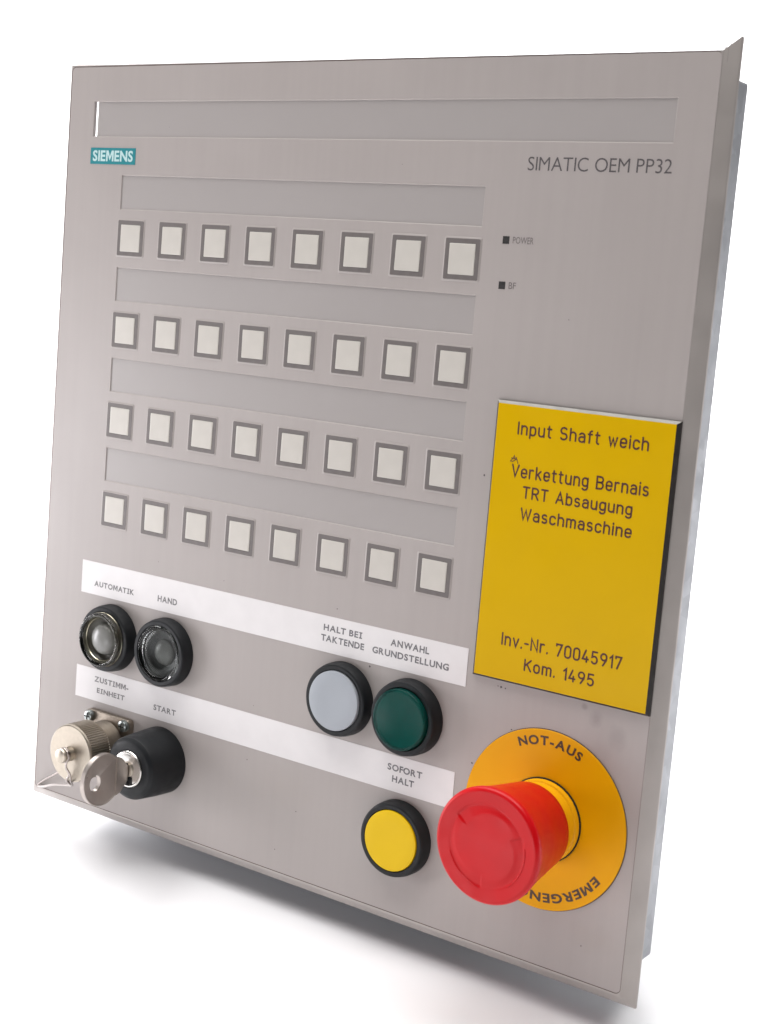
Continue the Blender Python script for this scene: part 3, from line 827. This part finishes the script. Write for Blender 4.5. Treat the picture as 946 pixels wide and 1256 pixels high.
# wire: loop round the stud, then down over the cap and out to the panel's corner and back behind the cap
pts = []
for i in range(0, 31):
    a = R(200 - i * 30); pts.append((KX + 3.15 * math.cos(a), KY + 3.15 * math.sin(a), 28.9 + .045 * i))
lx, ly, lz = pts[-1]
pts += [(KX + 1.2, KY - 5.5, 29.2), (KX + 1.9, KY - 9.0, 27.6), (KX + .2, KY - 12.6, 27.2), (KX - .8, KY - 16.0, 23.0), (KX - 4.5, KY - 17.6, 20.5), (-16, -261.5, 14), (-28, -266.6, 8.5),
        (-37.5, -270.3, 2.6), (-40.2, -271.0, 1.2), (-39.6, -269.8, 1.0), (-33.5, -265.4, 2.0), (-26.0, -260.8, 3.2), (-14, -252, 4.2), (-4, -246, 5.5)]
tube('retaining_wire', pts, .56, m_steel, conn)
pts = [(KX + 2.6, KY - 1.5, 29.8), (KX + 2.2, KY - 5, 30.0), (KX + 3.4, KY - 8.6, 28.6), (KX + 3.0, KY - 12, 27.4), (KX + .4, KY - 15.6, 23.6)]
tube('twisted_wire_end', pts, .46, m_steel, conn)

# --- emergency stop
EX, EY = 240.35, -213.0
disc = lathe('emergency_stop', EX, EY, [(35.75, .02), (35.75, .55), (35.55, .75), (16.0, .78)], m_disc, panel, n=160, smooth=30)
disc['label'] = 'red mushroom emergency stop on a round yellow backing plate'
lathe('plate_edge', EX, EY, [(36.05, .02), (35.95, .2), (35.77, .3)], m_line, disc, n=160)
print_arc('lettering', 'NOT-AUS', EX, EY, 29.6, 116.0, 63.5, 3.7, .034, .82, m_discink, disc)
print_arc('lettering', 'EMERGENCY STOP', EX, EY, 29.0, -33.0, -156.0, 3.7, .034, .82, m_discink, disc)
lathe('collar_shadow_ring', EX, EY, [(16.9, .79), (16.8, 1.3), (16.1, 1.5)], m_blackgap, disc, n=96)  # black ring drawn as the thin shadow round the collar's foot
lathe('collar', EX, EY, [(16.4, .8), (16.35, 2.6), (16.1, 3.4), (15.4, 3.7), (14.5, 12)], m_collar, disc, n=96)
mush = lathe('mushroom_head', EX, EY, [(15.2, 11.4), (16.9, 11.1), (17.4, 11.6), (17.9, 15.5), (19.6, 28), (21.1, 37.0), (21.9, 40.4), (22.05, 41.4), (21.9, 42.3), (21.4, 43.0), (20.6, 43.35)] +
              [(r_, 43.35 - .45 * min(1, (20.6 - r_) / 4.5) + .35 * max(0, min(1, (15.2 - r_) / 2.5))) for r_ in (20, 19.2, 18.4, 17.6, 17.0, 16.5, 16.1, 15.8, 15.5, 15.2, 14.8, 14.3, 13.6, 12.8, 12, 11, 10, 9, 8, 6, 4, 2)] + [(0, 43.2)], m_red, disc, n=240, smooth=50)
# three shallow sweeping recesses round the raised centre (the moulded turn direction)
for v in mush.data.vertices:
    dx = v.co.x / MM - EX; dy = v.co.y / MM - EY; rr = math.hypot(dx, dy)
    if v.co.z / MM > 42.4 and 9 < rr < 16.3:
        t = ((28 - math.degrees(math.atan2(dy, dx))) % 120) / 120
        ro = 16.2; ri = 14.6 - 3.6 * (1 - t)
        w_ = max(0, min(1, (ro - rr) / .5)) * max(0, min(1, (rr - ri) / .9))
        v.co.z -= .34 * MM * w_ * (1 - t) ** .8 * min(1, t / .02)

# raised turn arrows on the face
def arc_ridge(a0, a1, r0, r1, z0, z1, rad):
    V, F = [], []; n = 28
    for i in range(n + 1):
        t = i / n; a = R(a0 + (a1 - a0) * t); taper = 1 - .55 * abs(2 * t - 1) ** 3
        for r, z in ((r0, z0), (r0 + .25, z1), (r1 - .25, z1), (r1, z0)):
            rr = (r0 + r1) / 2 + (r - (r0 + r1) / 2) * taper
            V.append((EX + rr * math.cos(a), EY + rr * math.sin(a), z))
    for i in range(n):
        for k in range(3): F.append((4 * i + k, 4 * i + k + 1, 4 * i + 5 + k, 4 * i + 4 + k))
    F.append((0, 1, 2, 3)); F.append((4 * n + 3, 4 * n + 2, 4 * n + 1, 4 * n))
    return mesh_from('turn_arrow', V, F, smooth=30)
for a in (200, 310):
    link('turn_arrow', arc_ridge(a, a + 62, 15.9, 16.6, 42.7, 43.1, 0), mush, m_red)

# --- small dark specks of dirt on the foil
V, F = [], []
for x, y, r in ((222.5, -181.0, .35), (206.0, -198.6, .42), (152.6, -167.8 - 2.2, .5), (199.5, -83.0, .45), (133.5, -149, .28), (216, -165.2, .5), (214.6, -165.0, .3), (218, -165.3, .35),
                (92, -200.5, .22), (90.6, -225.7, .25), (120, -242, .25), (70, -148, .2), (148, 36, .15), (20, 50, .15), (230, -20, .2), (110, -262, .25), (30, -146, .2), (262, -258, .3)):
    s = len(V); k = 7; V.append((x, y, .06))
    for i in range(k):
        a = 2 * math.pi * i / k; q = r * random.uniform(.6, 1.25); V.append((x + q * math.cos(a), y + q * math.sin(a), .05))
    F += [(s, s + 1 + i, s + 1 + (i + 1) % k) for i in range(k)]
sp = link('dirt_specks', flat_mesh('dirt_specks', V, F), panel, m_ink); sp['kind'] = 'stuff'
